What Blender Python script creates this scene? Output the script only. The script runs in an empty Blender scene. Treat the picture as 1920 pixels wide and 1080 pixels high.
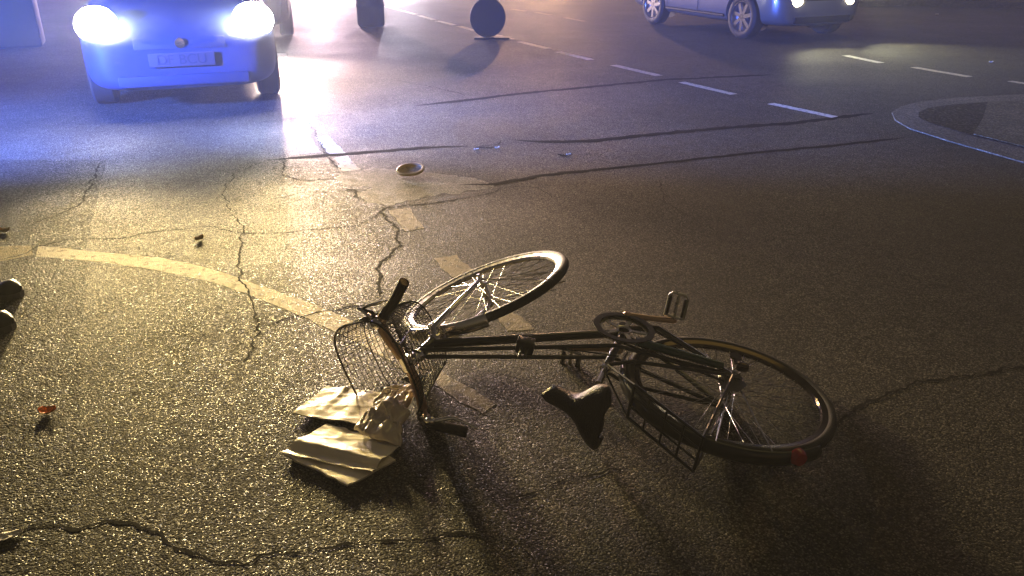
import bpy, bmesh, math, random
import numpy as np
from mathutils import Vector, Matrix, noise
random.seed(7)
Z_ = np.array([0, 0, 1.])
S = bpy.context.scene
COL = S.collection
R = math.radians
PI = math.pi

# ---------------------------------------------------------------- camera
CAM_H, PITCH, FPX = 1.45, R(24), 1500.0
cd = bpy.data.cameras.new('camera'); cam = bpy.data.objects.new('camera', cd); COL.objects.link(cam)
cd.sensor_width = 36; cd.lens = FPX / 1920 * 36; cd.clip_start = .02; cd.clip_end = 2000
cam.location = (0, 0, CAM_H); cam.rotation_euler = (R(90) - PITCH, 0, 0)
S.camera = cam
# ---------------------------------------------------------------- night sky, street glow
W = bpy.data.worlds.new('World'); S.world = W; W.use_nodes = True
wn = W.node_tree.nodes; wn.clear()
sky = wn.new('ShaderNodeTexSky'); sky.sky_type = 'NISHITA'; sky.sun_disc = False
sky.sun_elevation = R(1.5); sky.sun_rotation = R(150)
bg = wn.new('ShaderNodeBackground'); bg.inputs['Strength'].default_value = .010
wo = wn.new('ShaderNodeOutputWorld')
W.node_tree.links.new(sky.outputs[0], bg.inputs[0]); W.node_tree.links.new(bg.outputs[0], wo.inputs[0])
sl = bpy.data.lights.new('street_glow', 'SUN'); sl.energy = .12; sl.angle = R(25); sl.color = (1, .74, .22)
so = bpy.data.objects.new('street_glow', sl); COL.objects.link(so); so.rotation_euler = (R(40), 0, R(140))
S.view_settings.view_transform = 'Standard'; S.view_settings.look = 'None'
S.view_settings.exposure = 0; S.view_settings.gamma = 1
S.render.engine = 'CYCLES'
S.cycles.volume_bounces = 0; S.cycles.max_bounces = 6
S.cycles.use_denoising = True
S.cycles.sample_clamp_indirect = 6; S.cycles.caustics_reflective = False; S.cycles.caustics_refractive = False

# ---------------------------------------------------------------- pixel -> world
O = np.array([0, 0, CAM_H])
def ray(u, v):
    x, y = (u - 960) / FPX, (540 - v) / FPX
    c, s = math.cos(PITCH), math.sin(PITCH)
    return np.array([x, c + y * s, -s + y * c])
def G(u, v, z=0.0):
    d = ray(u, v); return O + d * ((z - CAM_H) / d[2])
def PLN(u, v, C, n, off=0.0):
    d = ray(u, v); return O + d * (((C + n * off - O) @ n) / (d @ n))
def unit(v):
    v = np.asarray(v, float); return v / np.linalg.norm(v)

# ---------------------------------------------------------------- materials
def mat(name, col, rough=.5, metal=0, spec=.5, emit=None, estr=0, var=0, vscale=30, bump=0, bscale=60, coat=0, trans=0, rvar=0):
    m = bpy.data.materials.new(name); m.use_nodes = True
    nt = m.node_tree; b = nt.nodes['Principled BSDF']
    b.inputs['Base Color'].default_value = (*col, 1); b.inputs['Roughness'].default_value = rough
    b.inputs['Metallic'].default_value = metal; b.inputs['Specular IOR Level'].default_value = spec
    b.inputs['Coat Weight'].default_value = coat; b.inputs['Transmission Weight'].default_value = trans
    if emit: b.inputs['Emission Color'].default_value = (*emit, 1); b.inputs['Emission Strength'].default_value = estr
    tc = None
    if var or bump or rvar:
        tc = nt.nodes.new('ShaderNodeTexCoord')
    if var or rvar:
        n = nt.nodes.new('ShaderNodeTexNoise'); n.inputs['Scale'].default_value = vscale; n.inputs['Detail'].default_value = 6
        nt.links.new(tc.outputs['Object'], n.inputs['Vector'])
        if var:
            r = nt.nodes.new('ShaderNodeMapRange'); r.inputs['From Min'].default_value = .3; r.inputs['From Max'].default_value = .7
            r.inputs['To Min'].default_value = 1 - var; r.inputs['To Max'].default_value = 1 + var
            mx = nt.nodes.new('ShaderNodeVectorMath'); mx.operation = 'SCALE'; mx.inputs[0].default_value = col
            nt.links.new(n.outputs[0], r.inputs[0]); nt.links.new(r.outputs[0], mx.inputs['Scale'])
            nt.links.new(mx.outputs[0], b.inputs['Base Color'])
        if rvar:
            r2 = nt.nodes.new('ShaderNodeMapRange'); r2.inputs['From Min'].default_value = .3; r2.inputs['From Max'].default_value = .7
            r2.inputs['To Min'].default_value = max(.03, rough - rvar); r2.inputs['To Max'].default_value = min(1, rough + rvar)
            nt.links.new(n.outputs[0], r2.inputs[0]); nt.links.new(r2.outputs[0], b.inputs['Roughness'])
    if bump:
        n2 = nt.nodes.new('ShaderNodeTexNoise'); n2.inputs['Scale'].default_value = bscale; n2.inputs['Detail'].default_value = 5
        bp = nt.nodes.new('ShaderNodeBump'); bp.inputs['Strength'].default_value = bump; bp.inputs['Distance'].default_value = .01
        nt.links.new(tc.outputs['Object'], n2.inputs['Vector']); nt.links.new(n2.outputs[0], bp.inputs['Height'])
        nt.links.new(bp.outputs[0], b.inputs['Normal'])
    return m

def asphalt_mat(name, lo, hi, tint=(1, .92, .68), scale=205, bump=.42, r0=.65, r1=.95, spec=.15, wear=0.0, wearcol=(.2, .17, .11)):
    """stone chips in bitumen, with broad worn and stained patches"""
    m = bpy.data.materials.new(name); m.use_nodes = True; nt = m.node_tree; N, L = nt.nodes, nt.links
    b = N['Principled BSDF']; g = N.new('ShaderNodeNewGeometry')
    def noise_(sc, det=4, vec=None):
        n = N.new('ShaderNodeTexNoise'); n.inputs['Scale'].default_value = sc; n.inputs['Detail'].default_value = det
        L.new(vec or g.outputs['Position'], n.inputs['Vector']); return n.outputs[0]
    def rng(x, a, c, d, e):
        r = N.new('ShaderNodeMapRange'); r.inputs[1].default_value = a; r.inputs[2].default_value = c
        r.inputs[3].default_value = d; r.inputs[4].default_value = e; L.new(x, r.inputs[0]); return r.outputs[0]
    def mth(op, a, c):
        q = N.new('ShaderNodeMath'); q.operation = op
        for i, x in enumerate((a, c)):
            if isinstance(x, (int, float)): q.inputs[i].default_value = x
            else: L.new(x, q.inputs[i])
        return q.outputs[0]
    v = N.new('ShaderNodeTexVoronoi'); v.inputs['Scale'].default_value = scale; L.new(g.outputs['Position'], v.inputs['Vector'])
    v2 = N.new('ShaderNodeTexVoronoi'); v2.inputs['Scale'].default_value = scale * .47; L.new(g.outputs['Position'], v2.inputs['Vector'])
    sep = N.new('ShaderNodeSeparateColor'); L.new(v.outputs['Color'], sep.inputs[0])
    stone = rng(mth('POWER', sep.outputs[0], 3.2), 0, 1, lo, hi)
    big = rng(noise_(.9, 5), .3, .7, .72, 1.25)
    mid = rng(noise_(9, 5), .3, .7, .8, 1.2)
    gap = rng(v.outputs['Distance'], .25, .7, 1.1, .45)
    val = mth('MULTIPLY', mth('MULTIPLY', stone, big), mth('MULTIPLY', mid, gap))
    cc = N.new('ShaderNodeCombineColor')
    for i in range(3): L.new(mth('MULTIPLY', val, tint[i]), cc.inputs[i])
    col = cc.outputs[0]
    if wear:
        mx = N.new('ShaderNodeMix'); mx.data_type = 'RGBA'; mx.inputs['B'].default_value = (*wearcol, 1)
        L.new(col, mx.inputs['A']); L.new(mth('MULTIPLY', rng(noise_(26, 9), .52, .74, 1, 0), wear), mx.inputs['Factor']); col = mx.outputs['Result']
        # Factor = 1 where paint survives
    L.new(col, b.inputs['Base Color'])
    ro = mth('MULTIPLY', mth('MULTIPLY', rng(sep.outputs[1], 0, 1, r0, r1), rng(sep.outputs[2], .84, .9, 1, .62)), rng(noise_(1.3, 3), .3, .7, .88, 1.1))
    L.new(ro, b.inputs['Roughness']); L.new(rng(sep.outputs[2], .84, .9, spec, spec * 1.9), b.inputs['Specular IOR Level'])
    h = mth('ADD', mth('MULTIPLY', v.outputs['Distance'], -1.0), mth('ADD', mth('MULTIPLY', v2.outputs['Distance'], -.7), mth('MULTIPLY', noise_(30, 4), 1.0)))
    bp = N.new('ShaderNodeBump'); bp.inputs['Strength'].default_value = bump; bp.inputs['Distance'].default_value = .0045
    L.new(h, bp.inputs['Height']); L.new(bp.outputs[0], b.inputs['Normal'])
    return m

M = {}
M['asphalt'] = asphalt_mat('asphalt', .022, .25)
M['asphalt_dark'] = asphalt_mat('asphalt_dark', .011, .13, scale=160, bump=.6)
M['worn_patch'] = asphalt_mat('worn_cement', .28, .52, (1, .93, .74), scale=150, bump=.3)
M['pale_patch'] = asphalt_mat('pale_cement', .16, .26, (1, .92, .72), scale=260, bump=.2, r0=.4, r1=.6)
M['paint'] = asphalt_mat('road_paint', .05, .2, wear=.95, wearcol=(.58, .52, .38), bump=.45)
M['paint_new'] = asphalt_mat('road_paint_new', .1, .2, wear=1.0, wearcol=(.75, .74, .66), bump=.25)
M['paint_old'] = asphalt_mat('road_paint_old', .03, .16, wear=.6, wearcol=(.40, .33, .2), bump=.6)
M['grit'] = mat('grit', (.16, .14, .11), .7, var=.6, vscale=9)
M['crack'] = mat('crack_dirt', (.006, .005, .004), .95, spec=.1)
M['tar'] = mat('tar_seal', (.008, .007, .006), .9, spec=.05, bump=.3, bscale=90)
M['black'] = mat('black_enamel', (.005, .008, .0065), .28, coat=.3)
M['green'] = mat('dark_green_enamel', (.008, .05, .03), .2, coat=.6)
M['rubber'] = mat('rubber', (.016, .016, .016), .62, bump=.3, bscale=200)
M['plastic'] = mat('black_plastic', (.012, .012, .013), .4, bump=.1, bscale=150)
M['chrome'] = mat('chrome', (.85, .83, .78), .13, metal=1, rvar=.05, vscale=40)
M['alu'] = mat('dull_aluminium', (.62, .6, .56), .32, metal=1, rvar=.1, vscale=60)
M['steel'] = mat('dull_steel', (.07, .052, .036), .14, metal=1, rvar=.08, vscale=40)
M['bar'] = mat('brown_lacquered_steel', (.55, .38, .25), .42, metal=.35, rvar=.1, vscale=50)
M['leather'] = mat('black_vinyl', (.008, .008, .010), .42, bump=.35, bscale=220)
M['redlens'] = mat('red_lens', (.45, .01, .01), .2, coat=.5)
M['wire'] = mat('dark_wire', (.04, .038, .034), .4, metal=.6)
M['orange'] = mat('orange_leaf', (.75, .26, .04), .55, var=.25, vscale=60)
M['brownleaf'] = mat('brown_leaf', (.32, .2, .11), .6, var=.3, vscale=80)
M['ochre_rim'] = mat('pale_ochre', (.75, .6, .36), .45)
M['paper'] = mat('newsprint', (.88, .80, .60), .30, bump=.12, bscale=18, coat=.25, var=.06, vscale=14)
M['film'] = mat('clear_crumpled_plastic', (.66, .58, .45), .2, bump=.3, bscale=22, coat=.6)
M['ochre'] = mat('ochre_metal', (.7, .54, .32), .5, metal=0, var=.3, vscale=50)
M['white'] = mat('white_scrap', (.75, .72, .65), .6)

# ---------------------------------------------------------------- mesh tools
class MB:
    def __init__(s): s.v = []; s.f = []
    def add(s, vs, fs):
        o = len(s.v); s.v += [tuple(map(float, p)) for p in vs]; s.f += [tuple(i + o for i in f) for f in fs]; return s
    def tube(s, pts, r, n=8, closed=False, cap=True):
        P = [np.asarray(p, float) for p in pts]; k = len(P)
        rs = r if hasattr(r, '__len__') else [r] * k
        t = []
        for i in range(k):
            if closed: d = P[(i + 1) % k] - P[i - 1]
            else: d = P[min(i + 1, k - 1)] - P[max(i - 1, 0)]
            t.append(unit(d))
        a = np.array([0, 0, 1.]) if abs(t[0][2]) < .9 else np.array([1., 0, 0])
        nrm = unit(a - t[0] * (a @ t[0])); vs = []
        for i in range(k):
            nrm = unit(nrm - t[i] * (nrm @ t[i])); bn = np.cross(t[i], nrm)
            for j in range(n):
                q = 2 * PI * j / n; vs.append(P[i] + rs[i] * (math.cos(q) * nrm + math.sin(q) * bn))
        fs = []
        for i in range(k if closed else k - 1):
            i2 = (i + 1) % k
            for j in range(n): fs.append((i * n + j, i * n + (j + 1) % n, i2 * n + (j + 1) % n, i2 * n + j))
        if not closed and cap: fs += [tuple(range(n - 1, -1, -1)), tuple(range((k - 1) * n, k * n))]
        return s.add(vs, fs)
    def ring(s, C, n, Rr, r, k=64, m=8, a0=0, a1=2 * PI, ref=None, sq=1.0):
        n = unit(n); a = unit(np.cross(n, ref if ref is not None else [.01, 1, .02])); b = np.cross(n, a)
        full = abs(a1 - a0 - 2 * PI) < 1e-6; kk = k if full else k + 1
        vs, fs = [], []
        for i in range(kk):
            q = a0 + (a1 - a0) * i / k; d = math.cos(q) * a + math.sin(q) * b
            for j in range(m):
                w = 2 * PI * j / m; vs.append(C + d * (Rr + r * math.cos(w)) + n * (r * sq * math.sin(w)))
        for i in range(k):
            i2 = (i + 1) % kk
            for j in range(m): fs.append((i * m + j, i2 * m + j, i2 * m + (j + 1) % m, i * m + (j + 1) % m))
        if not full: fs += [tuple(range(m)), tuple(range(k * m + m - 1, k * m - 1, -1))]
        return s.add(vs, fs)
    def lathe(s, C, n, prof, k=32, a0=0, a1=2 * PI, ref=None):
        """prof: list of (radius, height along n)"""
        n = unit(n); a = unit(np.cross(n, ref if ref is not None else [.01, 1, .02])); b = np.cross(n, a)
        C = np.asarray(C, float); full = abs(a1 - a0 - 2 * PI) < 1e-6; kk = k if full else k + 1; m = len(prof)
        vs, fs = [], []
        for i in range(kk):
            q = a0 + (a1 - a0) * i / k; d = math.cos(q) * a + math.sin(q) * b
            for r_, h in prof: vs.append(C + d * r_ + n * h)
        for i in range(k):
            i2 = (i + 1) % kk
            for j in range(m - 1): fs.append((i * m + j, i2 * m + j, i2 * m + j + 1, i * m + j + 1))
        return s.add(vs, fs)
    def box(s, C, ax, half):
        ax = [unit(x) for x in ax]; C = np.asarray(C, float); vs = []
        for i in (-1, 1):
            for j in (-1, 1):
                for k in (-1, 1): vs.append(C + ax[0] * half[0] * i + ax[1] * half[1] * j + ax[2] * half[2] * k)
        return s.add(vs, [(0, 1, 3, 2), (4, 6, 7, 5), (0, 4, 5, 1), (2, 3, 7, 6), (0, 2, 6, 4), (1, 5, 7, 3)])
    def blob(s, C, ax, half, k=16, m=10, p=1.0):
        ax = [unit(x) for x in ax]; C = np.asarray(C, float); vs, fs = [], []
        sg = lambda x: math.copysign(abs(x) ** p, x)
        for i in range(m + 1):
            th = PI * i / m
            for j in range(k):
                q = 2 * PI * j / k
                x, y, z = sg(math.sin(th)) * sg(math.cos(q)), sg(math.sin(th)) * sg(math.sin(q)), sg(math.cos(th))
                vs.append(C + ax[0] * half[0] * x + ax[1] * half[1] * y + ax[2] * half[2] * z)
        for i in range(m):
            for j in range(k): fs.append((i * k + j, (i + 1) * k + j, (i + 1) * k + (j + 1) % k, i * k + (j + 1) % k))
        return s.add(vs, fs)
    def grid(s, P, thick=0):
        """P[i][j] points; optional thickness downwards"""
        a, b = len(P), len(P[0]); vs = [p for row in P for p in row]
        fs = [(i * b + j, (i + 1) * b + j, (i + 1) * b + j + 1, i * b + j + 1) for i in range(a - 1) for j in range(b - 1)]
        if thick:
            o = a * b; vs += [np.asarray(p) - np.array([0, 0, thick]) for p in vs]
            fs += [tuple(o + x for x in reversed(f)) for f in fs[:]]
            rim = [(0, j) for j in range(b)] + [(i, b - 1) for i in range(1, a)] + [(a - 1, j) for j in range(b - 2, -1, -1)] + [(i, 0) for i in range(a - 2, 0, -1)]
            rim = [i * b + j for i, j in rim]
            for x, y in zip(rim, rim[1:] + rim[:1]): fs.append((x, y, o + y, o + x))
        return s.add(vs, fs)
    def build(s, name, m, parent=None, local=False, smooth=True, bevel=0, subsurf=0):
        me = bpy.data.meshes.new(name)
        off = np.array(world_loc(parent)) if parent is not None and not local else np.zeros(3)
        me.from_pydata([tuple(np.array(p) - off) for p in s.v], [], s.f); me.update()
        bm = bmesh.new(); bm.from_mesh(me); bmesh.ops.remove_doubles(bm, verts=bm.verts, dist=1e-5)
        bmesh.ops.recalc_face_normals(bm, faces=bm.faces)
        if bevel:
            bmesh.ops.bevel(bm, geom=[e for e in bm.edges if len(e.link_faces) == 2 and e.calc_face_angle(0) > .6], offset=bevel, segments=2, affect='EDGES', profile=.6)
        bm.to_mesh(me); bm.free()
        me.materials.append(m)
        if smooth:
            me.polygons.foreach_set('use_smooth', [True] * len(me.polygons))
            me.set_sharp_from_angle(angle=R(42))
        o = bpy.data.objects.new(name, me); COL.objects.link(o)
        if parent is not None: o.parent = parent
        if subsurf:
            md = o.modifiers.new('s', 'SUBSURF'); md.levels = md.render_levels = subsurf
        return o
def world_loc(o):
    v = Vector((0, 0, 0))
    while o is not None: v += o.location; o = o.parent
    return v
def tag(o, label, cat, group=None):
    o['label'] = label; o['category'] = cat
    if group: o['group'] = group
    return o
def thing(name, label, cat, loc=(0, 0, 0), group=None, rz=0):
    o = bpy.data.objects.new(name, None); COL.objects.link(o); o.empty_display_size = .1
    o.location = loc; o.rotation_euler = (0, 0, rz)
    return tag(o, label, cat, group)
def struct(o): o['kind'] = 'structure'; return o

# ---------------------------------------------------------------- road, markings, cracks
mb = MB(); mb.add([(-150, -60, 0), (150, -60, 0), (150, 240, 0), (-150, 240, 0)], [(0, 1, 2, 3)])
struct(mb.build('road', M['asphalt'], smooth=False))

def smoothline(px, step=.03, wob=0.0, seed=0):
    P = [G(u, v)[:2] for u, v in px]; out = []
    for a, b in zip(P[:-1], P[1:]):
        n = max(1, int(np.linalg.norm(b - a) / step))
        for i in range(n): out.append(a + (b - a) * i / n)
    out.append(P[-1]); res = []
    for i, p in enumerate(out):
        d = unit(out[min(i + 1, len(out) - 1)] - out[max(i - 1, 0)]); nn = np.array([-d[1], d[0]])
        x = noise.noise(Vector((p[0] * 9 + seed, p[1] * 9, .3))) + .6 * noise.noise(Vector((p[0] * 31, p[1] * 31 + seed, 1.3)))
        res.append((p + nn * wob * x, nn))
    return res
def strip(name, px, w, m, z, wob=0., jit=0., step=.03, seed=0, taper=True):
    L = smoothline(px, step, wob, seed); vs, fs = [], []; n = len(L)
    for i, (p, nn) in enumerate(L):
        e = min(1, (i + .35) / 5, (n - i - .65) / 5) if taper else 1
        j1, j2 = (max(.2, 1 + jit * noise.noise(Vector((p[0] * 40 + k * 5, p[1] * 40, seed)))) for k in (0, 1))
        vs += [(*(p + nn * w / 2 * e * j1), z), (*(p - nn * w / 2 * e * j2), z)]
        if i: fs.append((2 * i - 2, 2 * i - 1, 2 * i + 1, 2 * i))
    mb = MB(); mb.add(vs, fs); return struct(mb.build(name, m, smooth=False))
def poly(name, px, m, z, rag=.0, step=.04, seed=0):
    pts = smoothline(px + px[:1], step, rag, seed)[:-1]
    mb = MB(); mb.add([(*p, z) for p, _ in pts], [tuple(range(len(pts)))])
    return struct(mb.build(name, m, smooth=False))

# darker, coarser asphalt strip along the left
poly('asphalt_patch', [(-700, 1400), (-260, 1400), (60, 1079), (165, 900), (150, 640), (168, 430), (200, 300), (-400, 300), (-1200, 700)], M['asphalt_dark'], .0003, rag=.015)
# pale cement skim by the broken line
poly('cement_patch', [(655, 322), (700, 318), (745, 317), (800, 322), (850, 330), (905, 340), (925, 349), (880, 360), (800, 366), (735, 384), (715, 384), (680, 380), (668, 362), (690, 352), (640, 345), (632, 330)], M['worn_patch'], .0005, rag=.055, step=.012)
# arc
up = [(72, 461), (180, 472), (300, 484), (370, 497), (440, 519), (500, 539), (560, 561), (620, 583), (665, 604), (720, 637), (770, 665), (830, 700), (880, 727), (935, 757)]
lo = [(68, 481), (165, 489), (260, 501), (350, 518), (420, 536), (480, 557), (560, 591), (620, 618), (668, 642), (720, 672), (770, 700), (815, 722), (870, 757), (905, 776)]
poly('lane_marking', up[:10] + lo[:10][::-1], M['paint'], .0007, rag=.006, step=.015)
poly('lane_marking', up[9:] + lo[9:][::-1], M['paint_old'], .0008, rag=.010, step=.02)
poly('lane_marking', [(-60, 470), (0, 462), (60, 460), (62, 478), (0, 490), (-60, 497)], M['paint_old'], .0008, rag=.01)
for q, mm in (([(505, 100), (536, 100), (596, 236), (566, 238)], 'paint_new'), ([(592, 258), (616, 255), (648, 287), (620, 291)], 'paint'),
              ([(628, 296), (652, 292), (676, 318), (640, 322)], 'paint'), ([(728, 394), (768, 390), (796, 428), (760, 434)], 'paint_old'),
              ([(812, 484), (856, 478), (892, 514), (850, 524)], 'paint_old'), ([(925, 582), (968, 590), (1000, 616), (950, 622)], 'paint_old'),
              ([(545, 244), (575, 246), (600, 285), (560, 290)], 'paint_old')):
    poly('lane_marking', q, M[mm], .0009, rag=.014, step=.015)
for a, b, mm in (((724, 12), (750, 19), 'paint_new'), ((754, 20), (780, 27), 'paint_new'), ((786, 29), (814, 37), 'paint_new'), ((820, 39), (852, 47), 'paint_new'), ((860, 49), (892, 58), 'paint'),
                 ((928, 65), (960, 74), 'paint'), ((974, 78), (1028, 91), 'paint'), ((1046, 97), (1108, 112), 'paint'), ((1150, 122), (1236, 142), 'paint'),
                 ((1278, 154), (1376, 177), 'paint'), ((1445, 194), (1577, 222), 'paint_new'), ((1585, 104), (1652, 118), 'paint_new'), ((1712, 126), (1818, 144), 'paint'),
                 ((1893, 152), (1960, 163), 'paint'), ((960, 17), (985, 21), 'paint_old'), ((1005, 23), (1032, 28), 'paint_old'), ((1060, 33), (1095, 40), 'paint_old')):
    strip('lane_marking', [a, b], .11 if b[1] < 150 else .095, M[mm], .0008, jit=.15, taper=False, wob=.004)
# tar seams
for i, (px, w) in enumerate([([(775, 199), (900, 185), (1010, 172), (1110, 163), (1240, 150), (1450, 140)], .09),
                ([(955, 262), (1010, 266), (1100, 265), (1200, 255), (1350, 240), (1480, 232), (1640, 212)], .085),
                ([(855, 347), (930, 345), (1010, 330), (1120, 318), (1250, 305), (1400, 288), (1540, 275), (1700, 258)], .05),
                ([(500, 301), (600, 292), (700, 285), (800, 277), (880, 274)], .07), ([(880, 275), (935, 271), (942, 262)], .03)]):
    strip('tar_seam', px, w, M['tar'], .0011, wob=.012, jit=.7, seed=i, step=.06)
CR = [([(735, 384), (712, 398), (745, 432), (746, 460), (705, 505), (712, 528), (705, 556)], .02), ([(440, 398), (456, 437), (446, 480), (456, 530), (470, 560), (482, 600), (488, 622), (478, 650), (455, 682)], .013),
      ([(486, 613), (520, 602), (570, 588), (640, 580), (700, 571)], .013), ([(-20, 490), (40, 480), (72, 463), (130, 449), (230, 445), (330, 430), (400, 425), (460, 438), (530, 437), (600, 430), (660, 425), (692, 411), (722, 395)], .012),
      ([(722, 390), (780, 384), (850, 375), (912, 365), (942, 352)], .018), ([(20, 1003), (60, 990), (100, 987), (150, 990), (200, 981), (260, 984), (300, 1004), (350, 1030), (400, 1052), (460, 1050), (490, 1040), (560, 1041), (620, 1030), (700, 1025), (740, 1018), (800, 1002), (870, 998), (932, 1003)], .0135),
      ([(955, 947), (1010, 920), (1060, 900), (1130, 886), (1185, 878)], .011), ([(1560, 800), (1585, 778), (1640, 750), (1700, 722), (1760, 712), (1840, 700), (1960, 678)], .017),
      ([(568, 214), (592, 250), (612, 290), (640, 320)], .02), ([(432, 400), (420, 360), (440, 325), (505, 300)], .012), ([(535, 300), (530, 330), (570, 338), (640, 335)], .015), ([(505, 378), (560, 362), (640, 358), (680, 362)], .012),
      ([(640, 355), (665, 358), (672, 378)], .03), ([(0, 798), (40, 793), (80, 783)], .008), ([(1235, 335), (1245, 380), (1300, 410), (1360, 445)], .007), ([(940, 350), (1010, 352), (1040, 372)], .008),
      ([(480, 230), (560, 222), (640, 214)], .02), ([(740, 150), (820, 165), (870, 178)], .02), ([(1040, 288), (1060, 291), (1075, 288)], .07), ([(890, 277), (930, 277)], .07), ([(258, 470), (262, 460)], .02), ([(60, 420), (150, 385), (190, 305)], .02),
      ([(1380, 470), (1480, 440), (1560, 430)], .006), ([(640, 1035), (700, 1060), (720, 1090)], .005), ([(930, 1003), (985, 1030), (1030, 1085)], .006), ([(0, 620), (70, 560), (110, 500)], .007)]
for i, (px, w) in enumerate(CR):
    strip('road_crack', px, w * .56, M['crack'], .0013, wob=.022, jit=2.2, step=.012, seed=i * 3.1)

# ---------------------------------------------------------------- bicycle
BK = thing('bicycle', 'black step-through bicycle with wire front basket lying on its side on the road', 'bicycle', tuple(G(1120, 690, 0)))
Cr = np.array([.713, 2.268, .067]); nr = unit([.133, -.023, .991])
KF = .96
Cf = O + KF * (np.array([-.107, 2.894, .148]) - O); nf = unit([-.356, .108, .928])
def F(u, v, off=0): return PLN(u, v, Cr, nr, off)         # a point of the frame plane
Sp = PLN(770, 680, Cf, nf); sax = unit(Sp - Cf); fwd = np.cross(sax, nf)   # stem, steering axis, front
def A(u, v, off=0): return PLN(u, v, Sp, sax, off)         # a point of the handlebar plane
bike_f = unit(F(850, 630) - Cr)                           # frame forward
bike_u = unit(np.cross(nr, bike_f)); 
if bike_u[1] > 0: bike_u = -bike_u                        # bike's own up, towards the camera

def wheel(C, n, rm_, Rr, ang):
    w = thing('wheel', '', '', tuple(C)); del w['label']; del w['category']; w.parent = BK; w.location = Vector(C) - BK.location
    MB().ring(C, n, Rr - .018, .018, 96, 12).build('tyre', M['rubber'], w)
    rim = MB(); rim.lathe(C, n, [(Rr - .034, -.012), (Rr - .030, -.014), (Rr - .047, -.009), (Rr - .052, 0), (Rr - .047, .009), (Rr - .030, .014), (Rr - .034, .012), (Rr - .040, 0), (Rr - .034, -.012)], 96)
    rim.build('rim', M[rm_], w)
    a = unit(np.cross(n, [.01, 1, .02])); b = np.cross(n, a); sp = MB()
    for i in range(36):
        q = 2 * PI * i / 36 + ang; sd = 1 if i % 2 else -1; q2 = q + (.9 if (i // 2) % 2 else -.9)
        h = C + n * .028 * sd + .02 * (math.cos(q2) * a + math.sin(q2) * b)
        sp.tube([h, C + (Rr - .05) * (math.cos(q) * a + math.sin(q) * b)], .0011, 4)
    sp.build('spokes', M['alu'], w)
    hb = MB(); hb.lathe(C, n, [(0, -.055), (.007, -.055), (.007, -.036), (.022, -.032), (.022, -.026), (.014, -.022), (.014, .022), (.022, .026), (.022, .032), (.007, .036), (.007, .055), (0, .055)], 20)
    hb.build('hub', M['chrome'], w)
    MB().tube([C + (Rr - .05) * unit(.5 * a + .8 * b), C + (Rr - .085) * unit(.5 * a + .8 * b)], .003, 6).build('valve', M['alu'], w)
    return w
RW = wheel(Cr, nr, 'steel', .345, .1)
FW = wheel(Cf, nf, 'alu', .338, .3)
def P_(name, m, mb, parent=BK, **k): return mb.build(name, M[m], parent, **k)

# mudguards: curved channel sections along a wheel
def guard(C, n, Rg, a0, a1, ref, w=.026, k=48):
    n = unit(n); a = unit(ref - n * (ref @ n)); b = np.cross(n, a); Pq = []
    for i in range(k + 1):
        q = a0 + (a1 - a0) * i / k; d = math.cos(q) * a + math.sin(q) * b; row = []
        for j in range(9):
            t = (j - 4) / 4; row.append(C + d * (Rg + .014 * math.cos(t * 1.5)) + n * w * math.sin(t * 1.35))
        Pq.append(row)
    return MB().grid(Pq, 0)
ur = unit(F(1230, 800) - Cr)           # mid direction of the rear guard
def solid(o, t):
    md = o.modifiers.new('t', 'SOLIDIFY'); md.thickness = t; md.offset = 0; return o
sgn = 1
solid(P_('mudguard', 'black', guard(Cr, nr, .350, -1.15, 1.45, ur)), .002)
BBc = F(1168, 624); BBr = F(1168, 624, .055)
headLo = Cf + sax * .40; headHi = Cf + sax * .52
fr = MB()
hA, hB = Cf + sax * .405, Cf + sax * .50
fr.tube([hA - sax * .012, hB + sax * .012], .018, 12)
fr.tube([hA + sax * .02, BBc], .0155, 12)
fr.tube([BBc + nr * -.034, BBc + nr * .034], .021, 14)
seatTop = F(1136, 690); fr.tube([BBc, seatTop], .0145, 12)
seat_mid = BBc + (seatTop - BBc) * .55
P_('frame', 'black', fr)
for sd in (-1, 1):                       # mixte twin tubes from the head to the rear axle
    tw = MB(); tw.tube([hB - sax * .01 + nr * .012 * sd, seat_mid + nr * .024 * sd, Cr + nr * .062 * sd - bike_u * .0], .0075, 8); P_('twin_tube', 'black', tw)
st = MB()
for sd in (-1, 1):
    st.tube([BBc + nr * .02 * sd - bike_f * .02, BBc + nr * .045 * sd - bike_f * .12, Cr + nr * .062 * sd], [.012, .0105, .008], 8)
    st.tube([seatTop + nr * .012 * sd, seatTop + nr * .045 * sd - bike_f * .08, Cr + nr * .062 * sd], .0065, 8)
st.box(Cr + nr * .062, (bike_f, bike_u, nr), (.022, .016, .003)); st.box(Cr - nr * .062, (bike_f, bike_u, nr), (.022, .016, .003))
P_('stays', 'black', st)
# chain case over the chain run
cc_ = MB(); c0 = F(1192, 640, .062); c1 = F(1356, 687, .078)
pts = [c0 + (c1 - c0) * t for t in np.linspace(0, 1, 8)]
rows = []
for i, p in enumerate(pts):
    w = .024 - .012 * i / 7; row = []
    for j in range(12):
        q = 2 * PI * j / 12; row.append(p + bike_u * (w * math.cos(q)) + nr * (.014 * math.sin(q)))
    rows.append(row + row[:1])
cc_.grid(rows); P_('chain_guard', 'green', cc_)
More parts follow.
